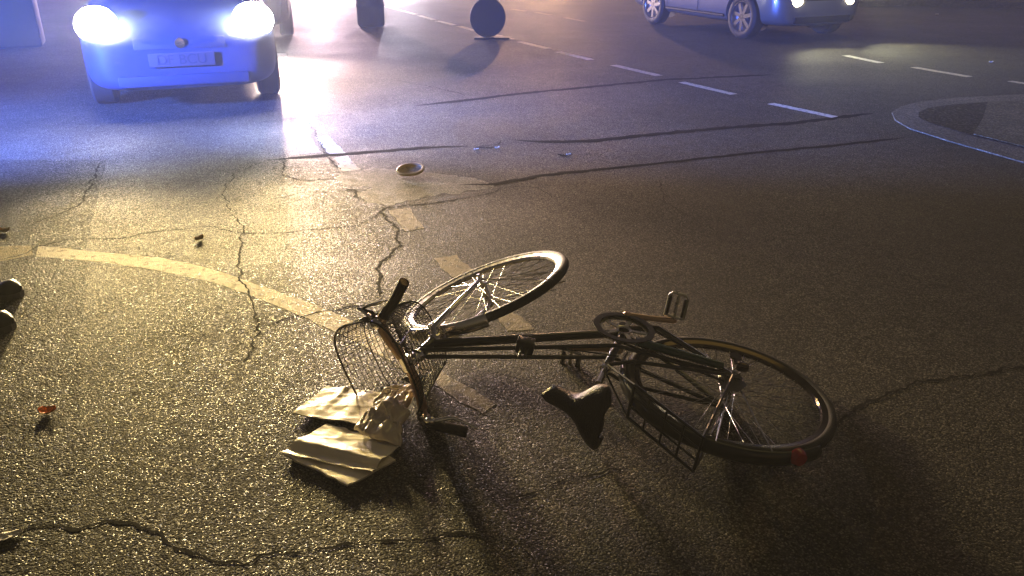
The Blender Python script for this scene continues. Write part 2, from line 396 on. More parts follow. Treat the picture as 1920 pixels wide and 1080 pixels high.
# seat post, saddle
spost = MB(); sadC = F(1105, 752); spost.tube([seatTop - (unit(seatTop - BBc)) * .03, seatTop + unit(seatTop - BBc) * .115], .0125, 12)
P_('seat_post', 'chrome', spost)
cl = MB(); cl.tube([seatTop + nr * -.02, seatTop + nr * .02], .009, 8); cl.lathe(seatTop - unit(seatTop - BBc) * .012, unit(seatTop - BBc), [(.0145, 0), (.0185, .002), (.0185, .022), (.0125, .025)], 16)
P_('seat_clamp', 'chrome', cl)
nose, tail = F(1020, 737, -.004), F(1138, 792, -.004)
sf = unit(nose - tail); sn = nr; su = unit(np.cross(sn, sf)); 
if su @ bike_u < 0: su = -su
Ls = np.linalg.norm(nose - tail); rows = []
for i in range(25):
    t = i / 24; x = t * Ls
    wd = .012 + .016 * math.sin(min(1, t / .1) * PI / 2) + .088 * (1 / (1 + math.exp(-(t - .62) * 13))) 
    if t > .9: wd *= math.sqrt(max(.02, 1 - ((t - .9) / .1) ** 2 * .75))
    if t < .05: wd *= .55 + 9 * t
    hgt = .005 + .022 * t ** 2; row = []
    for j in range(17):
        q = (j - 8) / 8
        row.append(nose - sf * x + sn * wd * math.sin(q * PI / 2) * 1.0 + su * (hgt + .012 - .045 * (1 - math.cos(q * PI / 2)) ** 1.5))
    rows.append(row)
sad = MB().grid(rows); so_ = solid(P_('saddle', 'leather', sad), .012)
so_.modifiers['t'].offset = -1
ru = MB()
for sd in (-1, 1):
    ru.tube([nose - sf * .03 - su * .012 + sn * .006 * sd, nose - sf * .10 - su * .045 + sn * .022 * sd, nose - sf * .18 - su * .045 + sn * .024 * sd, tail + sf * .02 - su * .01 + sn * .05 * sd], .0035, 6)
for sd in (-1, 1):
    c = tail + sf * .035 - su * .03 + sn * .035 * sd; hl = []
    for i in range(50):
        q = i / 49 * 10 * PI; hl.append(c + su * (i / 49 * .04 - .01) + .012 * (math.cos(q) * sf + math.sin(q) * sn))
    ru.tube(hl, .002, 5)
P_('saddle_rails', 'chrome', ru, so_)
# crankset
ch = MB(); cC = BBr + nr * .012
ch.lathe(cC, nr, [(.020, -.002), (.026, .003), (.028, .003), (.028, -.003), (.020, -.002)], 32)
ch.lathe(cC, nr, [(.078, -.002), (.094, -.002), (.094, .002), (.078, .002), (.078, -.002)], 48)
fa = unit(np.cross(nr, [0, 1, 0])); fb = np.cross(nr, fa)
for i in range(5):
    q = i * 2 * PI / 5 + .5; d = math.cos(q) * fa + math.sin(q) * fb; e = np.cross(nr, d)
    ch.box(cC + d * .053, (d, e, nr), (.03, .007, .002))
for i in range(44):
    q = i * 2 * PI / 44; d = math.cos(q) * fa + math.sin(q) * fb; ch.box(cC + d * .0955, (d, np.cross(nr, d), nr), (.003, .0022, .0012))
cr_part = P_('chainring', 'alu', ch)
gd = MB(); gd.lathe(cC + nr * .012, nr, [(.086, -.004), (.103, -.008), (.108, -.004), (.108, 0), (.086, 0), (.086, -.004)], 48)
P_('chain_guard_ring', 'black', gd)
chn = MB(); sc = Cr + nr * .05
d = unit(Cr - BBc); e = unit(np.cross(nr, d))
loop = []
for i in range(13): q = PI / 2 + PI * i / 12; loop.append(cC + .096 * (math.cos(q) * d + math.sin(q) * e))
for i in range(9): q = -PI / 2 + PI * i / 8; loop.append(sc + .036 * (math.cos(q) * d + math.sin(q) * e))
chn.tube(loop, .0042, 5, closed=True); P_('chain', 'wire', chn)
cs = MB()
for i in range(5):
    r_ = .044 - .005 * i; cs.lathe(Cr + nr * (.034 + .0045 * i), nr, [(.012, 0), (r_, 0), (r_, .002), (.012, .002)], 24)
P_('sprockets', 'wire', cs)
dr = MB(); dp = PLN(1392, 688, Cr, nr, .075)
dr.blob(dp, (bike_f, bike_u, nr), (.022, .016, .016), p=.7); dr.tube([dp, dp - bike_u * .05 - nr * .015], .008, 8)
dr.lathe(dp - bike_u * .055 - nr * .02, nr, [(0, 0), (.021, 0), (.021, .006), (0, .006)], 16); dr.lathe(dp - bike_u * .1 - nr * .02 + bike_f * .01, nr, [(0, 0), (.021, 0), (.021, .006), (0, .006)], 16)
dr.box(dp - bike_u * .078 - nr * .022 + bike_f * .005, (bike_u, bike_f, nr), (.03, .008, .002)); dr.tube([dp + nr * .01, dp + bike_u * .02 + bike_f * .03 + nr * .02], .003, 6)
P_('derailleur', 'steel', dr)
tri = MB(); tri.add([F(*q, o_) for o_ in (.05, .058) for q in ((1368, 692), (1402, 722), (1384, 736), (1352, 728))], [(0, 1, 2, 3), (7, 6, 5, 4), (0, 4, 5, 1), (1, 5, 6, 2), (2, 6, 7, 3), (3, 7, 4, 0)])
P_('derailleur_guard', 'plastic', tri)
nt_ = MB(); nt2 = MB(); nt_.lathe(Cr + nr * .06, nr, [(.011, 0), (.011, .01), (.007, .012), (.007, .022), (0, .022)], 6); nt2.lathe(Cr - nr * .06, nr, [(.011, 0), (.011, -.01), (.006, -.018), (0, -.018)], 6)
P_('axle_nut', 'chrome', nt_); P_('axle_nut', 'chrome', nt2)
def crank(side, tip_uv, toff, ped_uv):
    base = BBc + nr * (.062 * side + .008 * side); tip = PLN(*tip_uv, Cr, nr, toff)
    c = MB(); c.tube([base, base + (tip - base) * .5, tip], [.014, .010, .0105], 10); c.lathe(base, nr * side, [(0, .016), (.008, .016), (.016, .008), (.016, -.012), (0, -.012)], 16); c.blob(tip, (bike_f, bike_u, nr), (.014, .014, .010))
    co = P_('crank', 'bar', c)
    pd = unit(PLN(*ped_uv, Cr, nr, toff + .05 * side) - tip); ax = nr * side
    # cage pedal: axle along ax, square frame with cross bar
    pc = tip + ax * .06; u_ = unit(np.cross(ax, [.35, .9, .1])); w_ = unit(np.cross(ax, u_))
    p = MB(); p.tube([tip - ax * .005, tip + ax * .105], .0065, 8)
    for s in (-1, 1):
        p.tube([pc + u_ * .034 * s - ax * .045, pc + u_ * .034 * s + ax * .035, pc + u_ * .022 * s + ax * .047], .0052, 8)
    p.tube([pc - u_ * .034 - ax * .045, pc + u_ * .034 - ax * .045], .0055, 8); p.tube([pc - u_ * .024 + ax * .047, pc + u_ * .024 + ax * .047], .0055, 8)
    po = P_('pedal', 'alu', p, BK)
    rb = MB()
    for s in (-1, 1): rb.box(pc + u_ * .026 * s, (ax, u_, w_), (.036, .004, .010))
    P_('pedal_rubber', 'rubber', rb, po)
crank(1, (1262, 601), .078, (1270, 560)); crank(-1, (1074, 652), -.070, (1068, 690))
# shifters on the frame tubes
hp = F(985, 648, .02)
k = MB(); k.box(hp, (bike_f, bike_u, nr), (.030, .020, .024)); kb = P_('shifter_clamp', 'plastic', k, bevel=.005)
for dx in (-.008, .010):
    l = MB(); l.tube([hp + bike_f * dx + bike_u * .015, hp + bike_f * dx + bike_u * .058 - nr * .01], [.006, .0045], 8); l.blob(hp + bike_f * dx + bike_u * .058 - nr * .01, (bike_f, bike_u, nr), (.006, .012, .006)); P_('shift_lever', 'plastic', l, kb)
for dx, dz in ((-.026, .025), (.004, .026), (.012, .026), (.027, .022)): bl = MB(); bl.blob(hp + bike_f * -dx + nr * dz - bike_u * .012, (bike_f, bike_u, nr), (.0035, .0035, .003)); P_('bolt', 'chrome', bl, kb)
# cables
cb = MB(); cb.tube([hp, F(1080, 657, .02), F(1160, 668, .02)], .0028, 6); cb.tube([hp + nr * .01, F(900, 640, .03), Cf + sax * .5 + nf * .03, Sp + nf * .03 - fwd * .05, A(735, 640, .03)], .0028, 6)
P_('cables', 'plastic', cb)
# luggage rack over the rear mudguard
rk = MB(); rz_ = .055
q0, q1 = F(1160, 720, .06), F(1310, 822, .06); q2, q3 = F(1176, 782, -.06), F(1300, 884, -.06)
q0b = q2 + nr * .12; q1b = q3 + nr * .12
rk.tube([q2, q3, q3 + (q1b - q3) * .08, q1b, q0b], .0055, 8); rk.tube([q2, q0b], .0055, 8)
for t in (.25, .5, .75): rk.tube([q2 + (q3 - q2) * t, q0b + (q1b - q0b) * t], .004, 6)
for s in (.33, .66): rk.tube([q2 + nr * .12 * s, q3 + nr * .12 * s], .0035, 6)
for sd, qq in ((1, q1b), (-1, q3)):
    rk.tube([qq, Cr + nr * .068 * sd], .0048, 8); rk.tube([(q2 if sd < 0 else q0b), seatTop + nr * .015 * sd], .004, 6)
P_('rack', 'black', rk)
# red tail reflector on the mudguard
tl = F(1497, 858, .01); td = unit(tl - Cr)
t_ = MB(); t_.lathe(tl, td, [(0, .018), (.020, .014), (.026, .002), (.026, -.012), (0, -.014)], 20); P_('tail_light', 'redlens', t_)
for sd in (-1, 1): sg_ = MB(); sg_.tube([Cr + nr * .06 * sd, Cr + unit(F(1440, 850) - Cr) * .355 + nr * .02 * sd], .0022, 5); sg_.tube([Cr + nr * .06 * sd, Cr + unit(F(1340, 835) - Cr) * .355 + nr * .02 * sd], .0022, 5); P_('mudguard_stay', 'chrome', sg_)
# fork, front mudguard
fk = MB(); crown = Cf + sax * .375
for sd in (-1, 1):
    fk.tube([Cf + nf * .052 * sd + fwd * .0, Cf + nf * .052 * sd + sax * .06 - fwd * .012, Cf + nf * .050 * sd + sax * .2 - fwd * .012, crown + nf * .036 * sd, crown + nf * .012 * sd + sax * .012], [.0075, .0085, .0105, .012, .012], 10)
fk.tube([crown - sax * .005, hA - sax * .01], .0165, 12)
P_('fork', 'chrome', fk)
hs = MB(); hs2 = MB(); hs.lathe(hA, sax, [(.018, -.016), (.024, -.013), (.024, -.002), (.019, .004)], 20); hs2.lathe(hB, sax, [(.019, -.004), (.024, .002), (.024, .012), (.019, .018), (.021, .022), (.021, .03), (.014, .034)], 20)
P_('headset', 'chrome', hs); P_('headset', 'chrome', hs2)
mg = guard(Cf, nf, .343, -.95, .05, sax * .9 - fwd * .45); fm = solid(P_('front_mudguard', 'chrome', mg), .002)
for sd in (-1, 1):
    ms = MB()
    for ww in (unit(sax * .25 - fwd), unit(sax * .05 + fwd * -1)): ms.tube([Cf + nf * .05 * sd, Cf + ww * .352 + nf * .02 * sd], .0024, 5)
    P_('front_mudguard_stay', 'chrome', ms)
an = MB(); an2 = MB(); an.lathe(Cf + nf * .05, nf, [(.012, 0), (.012, .010), (.007, .012), (.007, .022), (0, .022)], 6); an2.lathe(Cf - nf * .05, nf, [(.012, 0), (.012, -.010), (.006, -.018), (0, -.018)], 6)
P_('front_axle_nut', 'chrome', an); P_('front_axle_nut', 'chrome', an2)
bkp = crown - sax * .01 + fwd * .03
br = MB(); br.blob(bkp, (nf, sax, fwd), (.02, .012, .012)); 
for sd in (-1, 1): br.tube([bkp, bkp + nf * .04 * sd - sax * .01, bkp + nf * .036 * sd - sax * .055], .005, 8); br.box(bkp + nf * .026 * sd - sax * .05, (nf, sax, fwd), (.006, .006, .02))
P_('brake_caliper', 'alu', br)
# stem and handlebar
stm = MB(); stm.tube([hB + sax * .03, Sp - sax * .01], .0125, 12); stm.tube([Sp - sax * .012, Sp + fwd * .02], .016, 12); stm.tube([Sp + fwd * .02 - nf * .025, Sp + fwd * .02 + nf * .025], .0185, 12)
P_('stem', 'chrome', stm)
hbpts = [A(758, 528), A(738, 566), A(722, 588), A(714, 606), A(726, 632), A(752, 668), A(772, 700), A(786, 738), A(795, 772)]
Lend = A(797, 786); hbpts += [Lend + (G(812, 798, .045) - Lend) * t for t in (.5,)] + [G(818, 797, .05), G(876, 810, .035)]
def resample(P, n=60):
    P = [np.asarray(p) for p in P]; out = []
    for i in range(n + 1):
        t = i / n * (len(P) - 1); k = min(int(t), len(P) - 2); f = t - k
        p0, p1, p2, p3 = P[max(k - 1, 0)], P[k], P[k + 1], P[min(k + 2, len(P) - 1)]
        out.append(.5 * (2 * p1 + (p2 - p0) * f + (2 * p0 - 5 * p1 + 4 * p2 - p3) * f * f + (3 * p1 - p0 - 3 * p2 + p3) * f ** 3))
    return out
hbp = resample(hbpts)
P_('handlebar', 'bar', MB().tube(hbp, .0165, 12))
g1 = MB(); g1.tube(hbp[:13], [.017, .0185] + [.0175] * 10 + [.019], 14); P_('grip', 'rubber', g1)
g2 = MB(); g2.tube(hbp[-8:], [.019] + [.0175] * 5 + [.0185, .017], 14); P_('grip', 'rubber', g2)
lv = MB(); p0 = A(706, 604, .01); lv.blob(p0, (nf, fwd, sax), (.02, .022, .018), p=.8); lv.tube([p0, A(697, 585, .005), A(672, 578, -.01), A(700, 572, -.02), A(728, 556, -.02)][:3], [.008, .006, .005], 8)
P_('brake_lever', 'plastic', lv)
lv2 = MB(); lv2.tube([A(704, 600, .012), A(676, 581, 0), A(690, 573, -.01), A(725, 563, -.015)], [.006, .006, .006, .004], 8); P_('brake_lever', 'chrome', lv2)
lv3 = MB(); b0 = G(806, 790, .075); lv3.blob(b0, (nf, fwd, sax), (.016, .018, .014), p=.8); lv3.tube([b0, G(850, 783, .085), G(896, 803, .06)], [.007, .006, .004], 8); P_('brake_lever', 'chrome', lv3)
bell = MB(); bc = A(706, 607, .02); bell.lathe(bc, sax, [(0, .018), (.012, .015), (.02, .004), (.02, 0)], 20); P_('bell', 'chrome', bell)
# wire basket ahead of the bar
bw = MB()
mid = Sp + fwd * .115
def hoop(s, hw, f0, f1, n=96, p=.62):
    out = []
    for i in range(n):
        q = 2 * PI * i / n; sg = lambda x: math.copysign(abs(x) ** p, x)
        out.append(Sp + sax * s + nf * hw * sg(math.cos(q)) + fwd * ((f0 + f1) / 2 + (f1 - f0) / 2 * sg(math.sin(q))))
    return out
T0 = hoop(.035, .185, -.01, .25); levels = [hoop(.035 - .25 * t, .185 - .05 * t, -.01 + .03 * t, .25 - .06 * t) for t in np.linspace(0, 1, 15)]
bw.tube(T0, .0036, 6, closed=True); 
rim_o = bw.build('basket', M['wire'], BK)
net = MB()
for L_ in levels[1:-1]: net.tube(L_, .0014, 4, closed=True)
for i in range(0, 96): net.tube([L_[i] for L_ in levels], .0013, 4, cap=False)
bl_ = levels[-1]
for i in range(1, 48, 2): net.tube([bl_[i], bl_[-i]], .0008, 4)
for i in range(1, 24): net.tube([bl_[(24 + i) % 96], bl_[(24 - i) % 96]], .0008, 4)
net.build('basket_mesh', M['wire'], rim_o)
hb_ = MB(); hb_.tube(levels[-1], .0028, 6, closed=True); hb_.tube(levels[7], .002, 6, closed=True)
for i in (0, 12, 36, 48, 60, 84): hb_.tube([L_[i] for L_ in levels], .0024, 6)
hb_.build('basket_hoops', M['wire'], rim_o)
for sd in (-1, 1): stp = MB(); stp.tube([Sp + nf * .05 * sd, Sp + nf * .06 * sd + fwd * .03 - sax * .02, Sp + nf * .05 * sd + fwd * .1 - sax * .20], .003, 6); P_('basket_bracket', 'chrome', stp)

# ---------------------------------------------------------------- newspapers on the road
def sheet(name, label, cs, zs, thick, m, amp, seed, n=48, ridge=None, group=None):
    c = [G(u, v, z) for (u, v), z in zip(cs, zs)]    # left, top, right, bottom
    Pq = []
    for i in range(n + 1):
        row = []
        for j in range(n + 1):
            s, t = i / n, j / n
            p = (1 - s) * (1 - t) * c[0] + (1 - s) * t * c[1] + s * t * c[2] + s * (1 - t) * c[3]
            h = amp * (noise.noise(Vector((s * 2.3 + seed, t * 2.1, seed))) + .45 * noise.noise(Vector((s * 6 + seed, t * 5, 3 + seed))) + .18 * abs(noise.noise(Vector((s * 15, t * 13, seed)))))
            for k_, (an_, f_) in enumerate(((.5, 2.3), (2.0, 3.1), (1.2, 5.3))):
                q_ = (s * math.cos(an_) + t * math.sin(an_)) * f_ + .3 * noise.noise(Vector((s * 2, t * 2, k_ + seed)))
                h += .0012 / (1 + k_) * max(0, 1 - abs((q_ % 1) * 2 - 1) * 3.5)
            if ridge: h += ridge(s, t)
            e = .006 * noise.noise(Vector((s * 7, t * 7, seed + 9)))
            row.append(p + np.array([e, e * .6, max(h, -.004)]))
        Pq.append(row)
    mb = MB().grid(Pq, thick); o = mb.build(name, m)
    tag(o, label, 'newspaper', group); return o
sheet('newspaper', 'lowest folded newspaper of the pale pile, its rounded front fold on the asphalt', [(532, 854), (618, 800), (743, 862), (652, 912)], [.008, .007, .007, .010], .006, M['paper'], .004, 1.3, ridge=lambda s, t: .006 * math.exp(-((t - .03) / .08) ** 2))
sheet('newspaper', 'middle newspaper with a dark gap under its lifted front edge, in the lower pile', [(526, 848), (612, 794), (752, 832), (697, 884)], [.015, .010, .010, .020], .004, M['paper'], .003, 4.1, ridge=lambda s, t: .011 * math.exp(-((t - .34) / .13) ** 2) - .006 * math.exp(-((t - .14) / .07) ** 2))
sheet('newspaper', 'broad flat newspaper lying behind the pile, nearest the basket rim', [(548, 774), (612, 724), (735, 738), (694, 798)], [.014, .006, .010, .018], .004, M['paper'], .004, 7.7, ridge=lambda s, t: .005 * math.exp(-((s - .3) / .05) ** 2) * t + .004 * math.exp(-((s - .62) / .12) ** 2))
# crumpled sleeve
Pq = []; n = 64
c = [G(662, 812, .016), G(722, 738, .012), G(778, 730, .018), G(752, 838, .012)]
for i in range(n + 1):
    row = []
    for j in range(n + 1):
        s, t = i / n, j / n
        p = (1 - s) * (1 - t) * c[0] + (1 - s) * t * c[1] + s * t * c[2] + s * (1 - t) * c[3]
        x = Vector((s * 1.6 + t * .8, t * 5 - s * 1.5, .5)); dome = 4 * .020 * math.sqrt(max(0, s * (1 - s) * t * (1 - t)))
        h = dome
        for k_, (an_, f_, am_) in enumerate(((.3, 1.7, .016), (1.9, 2.3, .013), (1.1, 3.7, .009), (2.6, 4.9, .007), (.8, 7.3, .0045), (2.2, 9.1, .0035))):
            q_ = (s * math.cos(an_) + t * math.sin(an_)) * f_ + .35 * noise.noise(Vector((s * 3, t * 3, k_))) + k_ * .37
            h += am_ * abs((q_ % 1) * 2 - 1) * (.35 + 1.3 * min(s, 1 - s, t, 1 - t) ** .5)
        jx = .018 * noise.noise(x * 1.5 + Vector((9, 9, 0)))
        row.append(p + np.array([jx, jx, h]))
    Pq.append(row)
o = MB().grid(Pq, .003).build('plastic_sleeve', M['film']); tag(o, 'crumpled shiny plastic sleeve spilling newspapers beside the lower handlebar grip', 'plastic bag')

# ---------------------------------------------------------------- litter
def leaf(name, label, cat, u, v, L, Wd, m, ang, seed, curl=.6):
    c = G(u, v, .006); Pq = []
    for i in range(13):
        row = []
        for j in range(9):
            s, t = i / 12 * 2 - 1, j / 8 * 2 - 1
            w = Wd * math.sqrt(max(.02, 1 - s * s)) * (1 + .25 * noise.noise(Vector((s * 3, t * 2, seed))))
            x, y = s * L, t * w; z = curl * (s * s * L * .5 + t * t * Wd * .8) + .006 * noise.noise(Vector((s * 2, t * 2, seed + 3)))
            ca, sa = math.cos(ang), math.sin(ang); row.append(c + np.array([x * ca - y * sa, x * sa + y * ca, max(z, -.003)]))
        Pq.append(row)
    o = MB().grid(Pq, .002).build(name, m); return tag(o, label, cat)
leaf('leaf', 'small bright orange curled leaf on the dark asphalt at left', 'leaf', 89, 772, .027, .021, M['orange'], .2, 1, .5)
leaf('leaf', 'pale brown curled leaf above the arc line, below the left car', 'leaf', 374, 449, .028, .02, M['brownleaf'], 1.0, 5, .7)
leaf('paper_scrap', 'pale paper scrap at the lower left edge, by the long crack', 'paper scrap', 2, 1004, .05, .022, M['white'], .35, 8, .05)
leaf('leaf', 'dull brown leaf at the far left edge, beyond the shoes', 'leaf', 8, 434, .03, .02, M['brownleaf'], .1, 11, .8)
for (u, v, l) in ((893, 280, 'white chip at the left end of the broken tar patch'), (932, 277, 'white chip at the right end of the broken tar patch'), (1066, 290, 'tiny white chip beside the short dark pothole'),
                  (1858, 117, 'white scrap far right beyond the dashed line'), (1757, 27, 'small pale scrap on the far side of the road')):
    leaf('chip', l, 'litter', u, v, .017 if v > 200 else .03, .010 if v > 200 else .02, M['white'], .3, u, .5)
# loose grit, too much to count
gt = MB(); rg = random.Random(11)
for i in range(2600):
    u, v = rg.uniform(-60, 1980), 240 + 900 * rg.random() ** .8
    if rg.random() < .35:
        c0_ = CR[rg.randrange(len(CR))][0]; k_ = rg.randrange(len(c0_)); u, v = c0_[k_][0] + rg.gauss(0, 30), c0_[k_][1] + rg.gauss(0, 12)
    r_ = .0012 + .0035 * rg.random() ** 3; p = G(u, v, .003); ax_ = [unit([rg.gauss(0, 1) for _ in range(3)])]; ax_.append(unit(np.cross(ax_[0], [.3, .5, .8]))); ax_.append(np.cross(*ax_))
    gt.add([p + ax_[k] * s_ * r_ * (1, .8, .6)[k] + Z_ * r_ * .4 for k in range(3) for s_ in (-1, 1)], [(0, 2, 4), (2, 1, 4), (1, 3, 4), (3, 0, 4), (2, 0, 5), (1, 2, 5), (3, 1, 5), (0, 3, 5)])
go_ = gt.build('grit', M['grit'], smooth=False); go_['kind'] = 'stuff'
# shallow round dish
lc = G(770, 327, .0); ln = unit([-.06, -.16, 1])
LD = thing('round_dish', 'shallow round ochre dish with raised rim on the pale cement patch', 'dish', tuple(lc))
q = lc + np.array([0, 0, .022])
MB().lathe(q, ln, [(0, .0), (.065, .0), (.078, .006), (.082, .013)], 40).build('bottom', M['ochre'], LD)
MB().ring(q + ln * .012, ln, .084, .0095, 48, 8).build('rim', M['ochre_rim'], LD)

# ---------------------------------------------------------------- cars
M['silver'] = mat('silver_paint', (.25, .25, .245), .3, metal=.5, coat=.8)
M['navy'] = mat('dark_blue_paint', (.02, .03, .075), .25, coat=.8)
M['bluecar'] = mat('mid_blue_paint', (.022, .034, .085), .6)
M['bluetrim'] = mat('blue_grey_trim', (.022, .032, .075), .55)
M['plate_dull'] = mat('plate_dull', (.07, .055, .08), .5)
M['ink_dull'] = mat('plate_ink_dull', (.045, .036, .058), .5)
M['darkcar'] = mat('dark_grey_paint', (.03, .03, .035), .25, coat=.8)
M['glass'] = mat('dark_glass', (.01, .012, .014), .05, coat=1)
M['trim'] = mat('black_trim', (.015, .015, .016), .55)
M['rim'] = mat('alloy', (.6, .6, .62), .25, metal=1)
M['lampW'] = mat('headlamp_glow', (.9, .9, .9), .2, emit=(1, .96, .86), estr=220)
M['lampY'] = mat('headlamp_glow_warm', (.9, .9, .9), .2, emit=(1, .86, .55), estr=40)
M['fog'] = mat('fog_lamp_lens', (.5, .5, .55), .1, coat=1)
M['plate'] = mat('plate_white', (.7, .7, .68), .4)
M['ink'] = mat('plate_ink', (.02, .02, .03), .5)
M['bluelamp'] = mat('blue_beacon', (.05, .1, .6), .2, emit=(.05, .15, 1), estr=4)
X, Y, Z = np.eye(3)
def car(label, loc, head, paint, lamp, L=4.2, Wd=1.76, wb=2.5, H=1.48, wr=.31, beacon=False, plate=None, foh=.84, lz=.70, ly=.70, lx=.17, ls=(.07, .20, .105), bump='trim', tr='trim', pl_=('plate', 'ink')):
    """x forward, y left; origin on the ground midway between axles"""
    T = thing('car', label, 'car', (*loc, 0), rz=math.atan2(head[1], head[0]))
    xf, xr = wb / 2, -wb / 2; x1, x0 = xf + foh, xr - (L - wb - foh); w = Wd / 2
    # stations: x, bottom, half width bottom, half width belt, belt z, top z(hood/deck), half width top
    st_ = [(x0, .34, .70, .74, .60, .72, .66), (x0 + .06, .26, .88, .90, .66, .86, .78), (x0 + .35, .22, .96, .98, .74, .94, .84), (xr, .20, .98, 1.0, .76, .96, .86), (-.3, .18, .98, 1.0, .74, .94, .88),
           (xf - .45, .18, .98, 1.0, .72, .93, .88), (xf, .20, .98, 1.0, .71, .89, .84), (x1 - .42, .20, .97, .985, .68, .82, .80), (x1 - .16, .20, .90, .92, .62, .74, .72), (x1 - .03, .22, .76, .78, .54, .64, .60), (x1, .26, .66, .68, .46, .56, .5)]
    rows = []
    for x, zb, hb, hw, zm, zt, ht in st_:
        half = [(0, zb), (hb * .8, zb), (hb * .97, zb + .05), (hw, zb + .16), (hw, zm), (hw * .97, zm + (zt - zm) * .5), (ht, zt - .015), (ht * .6, zt + .015), (0, zt + .03)]
        full = [(y * w, z) for y, z in half] + [(-y * w, z) for y, z in half[-2:0:-1]]
        rows.append([np.array([x, y, z]) for y, z in full] + [np.array([x, full[0][0], full[0][1]])])
    b = MB().grid(rows); nn = len(rows[0]) - 1
    b.f += [tuple(range(nn)), tuple(len(rows[0]) * (len(rows) - 1) + i for i in range(nn))]
    body = b.build('body', paint, T, local=True, subsurf=2)
    for x in (xf, xr):
        for s in (-1, 1):
            cu = MB(); cu.lathe((x, s * w * .8, wr), Y * s, [(0, -.25), (wr + .055, -.25), (wr + .055, .4), (0, .4)], 32)
            co = cu.build('cut', M['trim'], T, local=True)
            md = body.modifiers.new('b', 'BOOLEAN'); md.operation = 'DIFFERENCE'; md.object = co; md.solver = 'EXACT'
    bpy.context.view_layer.update()
    dg = bpy.context.evaluated_depsgraph_get(); me = bpy.data.meshes.new_from_object(body.evaluated_get(dg))
    body.modifiers.clear(); body.data = me
    for o in [c for c in T.children if c.name.startswith('cut')]: bpy.data.objects.remove(o)
    me.polygons.foreach_set('use_smooth', [True] * len(me.polygons)); me.set_sharp_from_angle(angle=R(35))
    # glasshouse, roof, pillars
    gs = [(x0 + .12, .92, .70, .70), (x0 + .5, .94, .82, .74), (-.2, .94, .86, .78), (xf - .62, .93, .86, .76), (xf - .12, .92, .80, .74)]
    tops = [(x0 + .45, H - .12), (x0 + .8, H - .03), (-.1, H), (xf - 1.05, H - .02), (xf - .95, H - .04)]
    rows = []
    for (x, z, wbt, wt), (xt, zt) in zip(gs, tops):
        rows.append([np.array([x, -wbt * w, z]), np.array([xt, -wt * w * .92, zt]), np.array([xt, wt * w * .92, zt]), np.array([x, wbt * w, z])])
    gmb = MB().grid(rows); gmb.f += [(0, 1, 2, 3), (16, 17, 18, 19)]; gmb.build('windows', M['glass'], T, local=True, smooth=False)
    rf = MB().grid([[np.array([xt, y * wt * w * .95, zt + .012 + .025 * (1 - y * y)]) for y in (-1, -.5, 0, .5, 1)] for (x, z, a, wt), (xt, zt) in zip(gs, tops)], .03); rf.build('roof', paint, T, local=True)
    for i in (0, 2, 3, 4):
        for s in (0, 3): pl = MB(); a_, b_ = rows[i][s], rows[i][1 if s == 0 else 2]; pl.tube([a_, b_], .028, 6); pl.build('pillar', paint, T, local=True)
    # front details
    for s in (-1, 1):
        h = MB(); c = np.array([x1 - lx, s * w * ly, lz]); ax = unit(np.array([.82, s * .5, .25])); h.blob(c, (ax, np.cross(Z, ax), np.cross(ax, np.cross(Z, ax))), ls, 20, 12)
        h.build('headlight', lamp, T, local=True)
        f_ = MB(); f_.lathe((x1 - .10, s * w * .62, .36), unit([1, s * .35, 0]), [(0, .03), (.05, .025), (.06, 0), (.06, -.05)], 20); f_.build('fog_lamp', M['fog'], T, local=True)
        mr = MB(); mr.blob((xf - .5, s * (w + .1), 1.0), (X, Y, Z), (.09, .11, .075), 14, 10, .8); mr.tube([(xf - .5, s * w * .88, .95), (xf - .5, s * (w + .04), .97)], .02, 8); mr.build('mirror', paint, T, local=True)
        for xa in (-.25, .55):
            d_ = MB(); d_.blob((xa - .3, s * (w * 1.0 + .008), .80), (X, Y, Z), (.09, .016, .018)); d_.build('door_handle', paint, T, local=True)
        dl = MB()
        for xa in (-.72, .1, .95): dl.tube([(xa, s * w * 1.0, .28), (xa, s * w * 1.0, .72), (xa, s * w * .985, .84)], .004, 4)
        dl.tube([(xr + .4, s * w * .985, .30), (xf - .4, s * w * .985, .30)], .022, 6); dl.build('side_trim', M['trim'], T, local=True)
    g_ = MB(); g_.box((x1 - .035, 0, .60), (X, Y, unit([-.5, 0, 1])), (.02, .36, .05)); 
    for i in range(4): g_.box((x1 - .012 - .012 * i, 0, .565 + .022 * i), (X, Y, Z), (.012, .34, .004))
    g_.build('grille', M[tr], T, local=True, bevel=.006)
    it = MB(); it.box((x1 - .02, 0, .30), (X, Y, Z), (.03, .52, .045)); it.build('air_intake', M[tr], T, local=True, bevel=.012)
    em = MB(); em.lathe((x1 + .0, 0, .60), X, [(0, .012), (.04, .008), (.045, -.01)], 20); em.build('emblem', M['chrome'], T, local=True)
    bp_ = MB(); bp_.grid([[np.array([x1 - .02 - .34 * (abs(t) ** 3), t * w * .93, .425 + dz]) for dz in (-.03, .03)] for t in np.linspace(-1, 1, 25)], 0); solid(bp_.build('bumper', M[bump], T, local=True), .03)
    if plate:
        p_ = MB(); p_.box((x1 + .025, 0, .47), (X, Y, Z), (.008, .26, .055)); po = p_.build('licence_plate', M[pl_[0]], T, local=True, bevel=.004)
        cu = bpy.data.curves.new('t', 'FONT'); cu.body = plate; cu.size = .115; cu.extrude = .001; cu.align_x = 'CENTER'; cu.align_y = 'CENTER'
        to = bpy.data.objects.new('t', cu); COL.objects.link(to); bpy.context.view_layer.update()
        me = bpy.data.meshes.new_from_object(to.evaluated_get(bpy.context.evaluated_depsgraph_get())); bpy.data.objects.remove(to)
        me.transform(Matrix.Translation((x1 + .0345, 0, .47)) @ Matrix.Rotation(R(90), 4, 'Z') @ Matrix.Rotation(R(90), 4, 'X')); me.materials.clear(); me.materials.append(M[pl_[1]])
